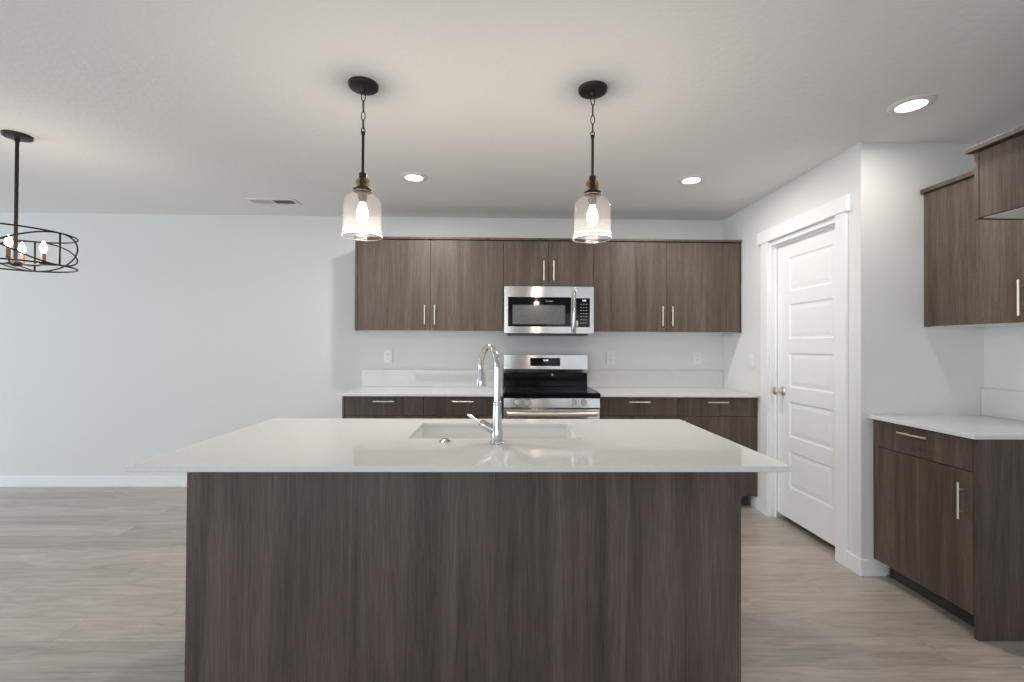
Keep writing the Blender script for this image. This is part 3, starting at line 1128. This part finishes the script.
for side, sg in ((-1, -1), (1, 1)):
    lv = MB()
    for i in range(11):
        xc = vx + side * (0.018 + i * 0.0145)
        vs = lv.box(xc - 0.0007, xc + 0.0007, vy - IYv, vy + IYv, ZK - 0.0125, ZK - 0.0020)
        for v in vs:
            v.co.x += sg * (v.co.z - (ZK - 0.007)) * -0.9
    lv.build('louvers', 'vent', t)

# ------------------------------------------------------------------ pendants


def pendant(x, y, label, lamp):
    t = thing('pendant_light', label, 'pendant light', (x, y, ZC), 'pendants over the island')
    L = MB().lathe
    MB().lathe([(0.001, 0), (0.066, 0), (0.066, 0.004), (0.063, 0.015), (0.056, 0.019), (0.012, 0.021), (0.009, 0.030), (0.001, 0.031)], (x, y, ZK), '-Z', 40).build('canopy', 'bronze', t)
    # chain of oval links
    ch = MB()
    z0 = ZC - 0.028
    for i, ln in enumerate((0.056, 0.056, 0.046, 0.046)):
        zc = z0 - ln / 2 + 0.004
        ax = Vector((1, 0, 0)) if i % 2 == 0 else Vector((0, 1, 0))
        if i == 0:
            ax = Vector((1, 0, 0))
        ps = []
        for k in range(20):
            a = 2 * PI * k / 20
            hw = 0.0085
            ps.append(Vector((x, y, zc)) + ax * hw * math.cos(a) + Vector((0, 0, (ln / 2 - 0.002) * math.sin(a))))
        ch.tube(ps, 0.0022, 8, closed=True)
        z0 -= ln - 0.008
    ch.build('chain', 'bronze', t)
    zl = z0 + 0.002
    ps = [Vector((x + 0.0085 * math.cos(2 * PI * k / 20), y, zl - 0.010 + 0.0115 * math.sin(2 * PI * k / 20))) for k in range(20)]
    MB().tube(ps, 0.0025, 8, closed=True).build('loop', 'bronze', t)
    zr = zl - 0.021
    rd = MB()
    rd.lathe([(0.001, 0.004), (0.009, 0.004), (0.009, -0.008), (0.0062, -0.010), (0.0062, 2.070 - zr), (0.001, 2.070 - zr)], (x, y, zr), 'Z', 16)
    rd.build('stem', 'bronze', t)
    # yoke with a brass ring
    yk = MB()
    yk.lathe([(0.001, 0), (0.016, 0), (0.016, 0.022), (0.001, 0.022)], (x, y, 2.0490), 'Z', 20)
    yk.box(x - 0.0095, x + 0.0095, y - 0.013, y - 0.008, 2.0060, 2.0500)
    yk.box(x - 0.0095, x + 0.0095, y + 0.008, y + 0.013, 2.0060, 2.0500)
    yk.build('yoke', 'bronze', t, bevel=0.001)
    ps = [Vector((x + 0.0220 * math.cos(2 * PI * k / 32), y, 2.0290 + 0.0220 * math.sin(2 * PI * k / 32))) for k in range(32)]
    MB().tube(ps, 0.0085, 12, closed=True).build('brass_ring', 'brass', t)
    cp = MB()
    cp.lathe([(0.001, 0.020), (0.026, 0.020), (0.030, 0.016), (0.039, 0.012), (0.0412, 0.009), (0.0412, 0.000), (0.001, 0.000)], (x, y, 1.9870), 'Z', 36)
    cp.build('cap', 'bronze', t)
    # bell shaped clear glass shade, thin shell
    out = [(0.040, 1.9865), (0.042, 1.991), (0.050, 1.985), (0.068, 1.974), (0.079, 1.962), (0.0825, 1.948), (0.0830, 1.90), (0.0840, 1.85), (0.0850, 1.820),
           (0.0868, 1.808), (0.0880, 1.802), (0.0875, 1.797)]
    th = 0.0028
    inn = [(r - th, zz - (th if r < 0.08 else 0)) for (r, zz) in out]
    inn[-1] = (out[-1][0] - th, out[-1][1])
    out = [(r, zz - 0.012) for (r, zz) in out]
    inn = [(r, zz - 0.012) for (r, zz) in inn]
    prof = out + list(reversed(inn))
    gm = MB()
    gm.lathe([(r, zz) for r, zz in prof], (x, y, 0), 'Z', 56, caps=False)
    gm.build('glass_shade', 'glass', t)
    for (rr_, zr_, tr_) in ((0.0868, 1.7865, 0.0020), (0.0850, 1.8045, 0.0012), (0.0405, 1.9855, 0.0016)):
        ps = [(x + rr_ * math.cos(2 * PI * k / 56), y + rr_ * math.sin(2 * PI * k / 56), zr_) for k in range(56)]
        MB().tube(ps, tr_, 8, closed=True).build('glass_rim', 'rim', t)
    sk_ = MB()
    sk_.lathe([(0.001, -0.001), (0.021, -0.001), (0.021, -0.026), (0.017, -0.034), (0.015, -0.048), (0.001, -0.048)], (x, y, 1.9865), 'Z', 28)
    sk_.build('socket', 'bronze', t)
    bp_ = [(0.001, -0.0485), (0.012, -0.0485), (0.013, -0.056), (0.017, -0.066), (0.0235, -0.084), (0.0250, -0.100), (0.0225, -0.117), (0.015, -0.133), (0.007, -0.141), (0.001, -0.143)]
    MB().lathe(bp_, (x, y, 1.9865), 'Z', 28).build('bulb', 'bulb', t)
    l = bpy.data.lights.new('pendant_lamp', 'POINT')
    l.energy = lamp
    l.color = (1.0, 0.88, 0.76)
    l.shadow_soft_size = 0.03
    o = bpy.data.objects.new('pendant_lamp', l)
    COL.objects.link(o)
    o.parent = t
    o.location = (0, 0, 1.806 - ZC)


pendant(-0.637, 2.060, 'left pendant light with bell glass shade hanging over the island', 5.5)
pendant(0.404, 2.062, 'right pendant light with bell glass shade hanging over the island', 5.5)

# ------------------------------------------------------------------ chandelier
cx, cy = -2.755, 2.620
t = thing('chandelier', 'dark open drum chandelier with candle bulbs hanging at the left', 'chandelier', (cx, cy, ZC))
MB().lathe([(0.001, 0), (0.065, 0), (0.065, 0.006), (0.062, 0.016), (0.050, 0.020), (0.011, 0.022), (0.011, 0.040), (0.001, 0.041)], (cx, cy, ZK), '-Z', 40).build('canopy', 'bronze', t)
ZT, ZBm = 1.917, 1.736
MB().lathe([(0.001, 0), (0.0085, 0), (0.0085, ZC - 0.042 - (ZBm + 0.02)), (0.001, ZC - 0.042 - (ZBm + 0.02))], (cx, cy, ZBm + 0.02), 'Z', 16).build('stem', 'bronze', t)
RR = 0.254


def circ(z, amp=0.0, ph=0.0, r=RR, n=72):
    return [(cx + r * math.cos(2 * PI * k / n), cy + r * math.sin(2 * PI * k / n), z + amp * math.cos(2 * PI * k / n - ph)) for k in range(n)]


MB().tube(circ(ZT), 0.0048, 8, closed=True).build('hoop', 'bronze', t)
MB().tube(circ(ZBm), 0.0048, 8, closed=True).build('hoop', 'bronze', t)
zm = (ZT + ZBm) / 2
A0 = math.radians(-2)
wave = []
for k in range(144):
    a = 4 * PI * k / 144
    wave.append((cx + (RR - 0.001) * math.cos(a), cy + (RR - 0.001) * math.sin(a), zm + (ZT - ZBm) / 2 * math.cos(1.5 * (a - A0))))
MB().tube(wave, 0.0045, 8, closed=True).build('crossing_band', 'bronze', t)
for k in range(3):
    a = A0 + k * 2 * PI / 3
    p = (cx + RR * math.cos(a), cy + RR * math.sin(a))
    MB().tube([(p[0], p[1], ZBm), (p[0], p[1], ZT)], 0.0046, 8).build('upright', 'bronze', t)
MB().lathe([(0.001, 0), (0.012, 0.002), (0.026, 0.010), (0.028, 0.022), (0.020, 0.034), (0.010, 0.040), (0.001, 0.040)], (cx, cy, ZBm - 0.008), 'Z', 28).build('hub', 'bronze', t)
for k in range(4):
    a = math.radians(33 + 90 * k)
    d = Vector((math.cos(a), math.sin(a), 0))
    c0 = Vector((cx, cy, ZBm + 0.015))
    # spoke that carries the drum on the hub
    ex = c0 + d * 0.112
    MB().tube([c0 + d * 0.02, c0 + d * 0.055 - Vector((0, 0, 0.012)), c0 + d * 0.092 - Vector((0, 0, 0.008)), ex + Vector((0, 0, 0.004))], 0.0045, 8).build('arm', 'bronze', t)
    cn = MB()
    cn.lathe([(0.001, 0), (0.017, 0.001), (0.018, 0.006), (0.012, 0.010), (0.012, 0.014), (0.001, 0.014)], tuple(ex), 'Z', 20)
    cup = cn.build('candle_cup', 'bronze', t)
    MB().lathe([(0.0105, 0.0145), (0.0105, 0.064), (0.001, 0.064)], tuple(ex), 'Z', 16).build('candle_sleeve', 'candle', cup)
    MB().lathe([(0.001, 0.0645), (0.008, 0.0645), (0.010, 0.072), (0.0165, 0.088), (0.0165, 0.100), (0.011, 0.118), (0.004, 0.134), (0.001, 0.137)], tuple(ex), 'Z', 20).build('bulb', 'candle_bulb', cup)
for k in range(3):
    a = A0 + k * 2 * PI / 3
    d = Vector((math.cos(a), math.sin(a), 0))
    MB().tube([Vector((cx, cy, ZBm + 0.004)) + d * 0.022, Vector((cx, cy, ZBm)) + d * RR], 0.0035, 8).build('spoke', 'bronze', t)
l = bpy.data.lights.new('chandelier_lamp', 'POINT')
l.energy = 6
l.color = (1.0, 0.86, 0.72)
l.shadow_soft_size = 0.15
o = bpy.data.objects.new('chandelier_lamp', l)
COL.objects.link(o)
o.parent = t
o.location = (0, 0, 1.82 - ZC)
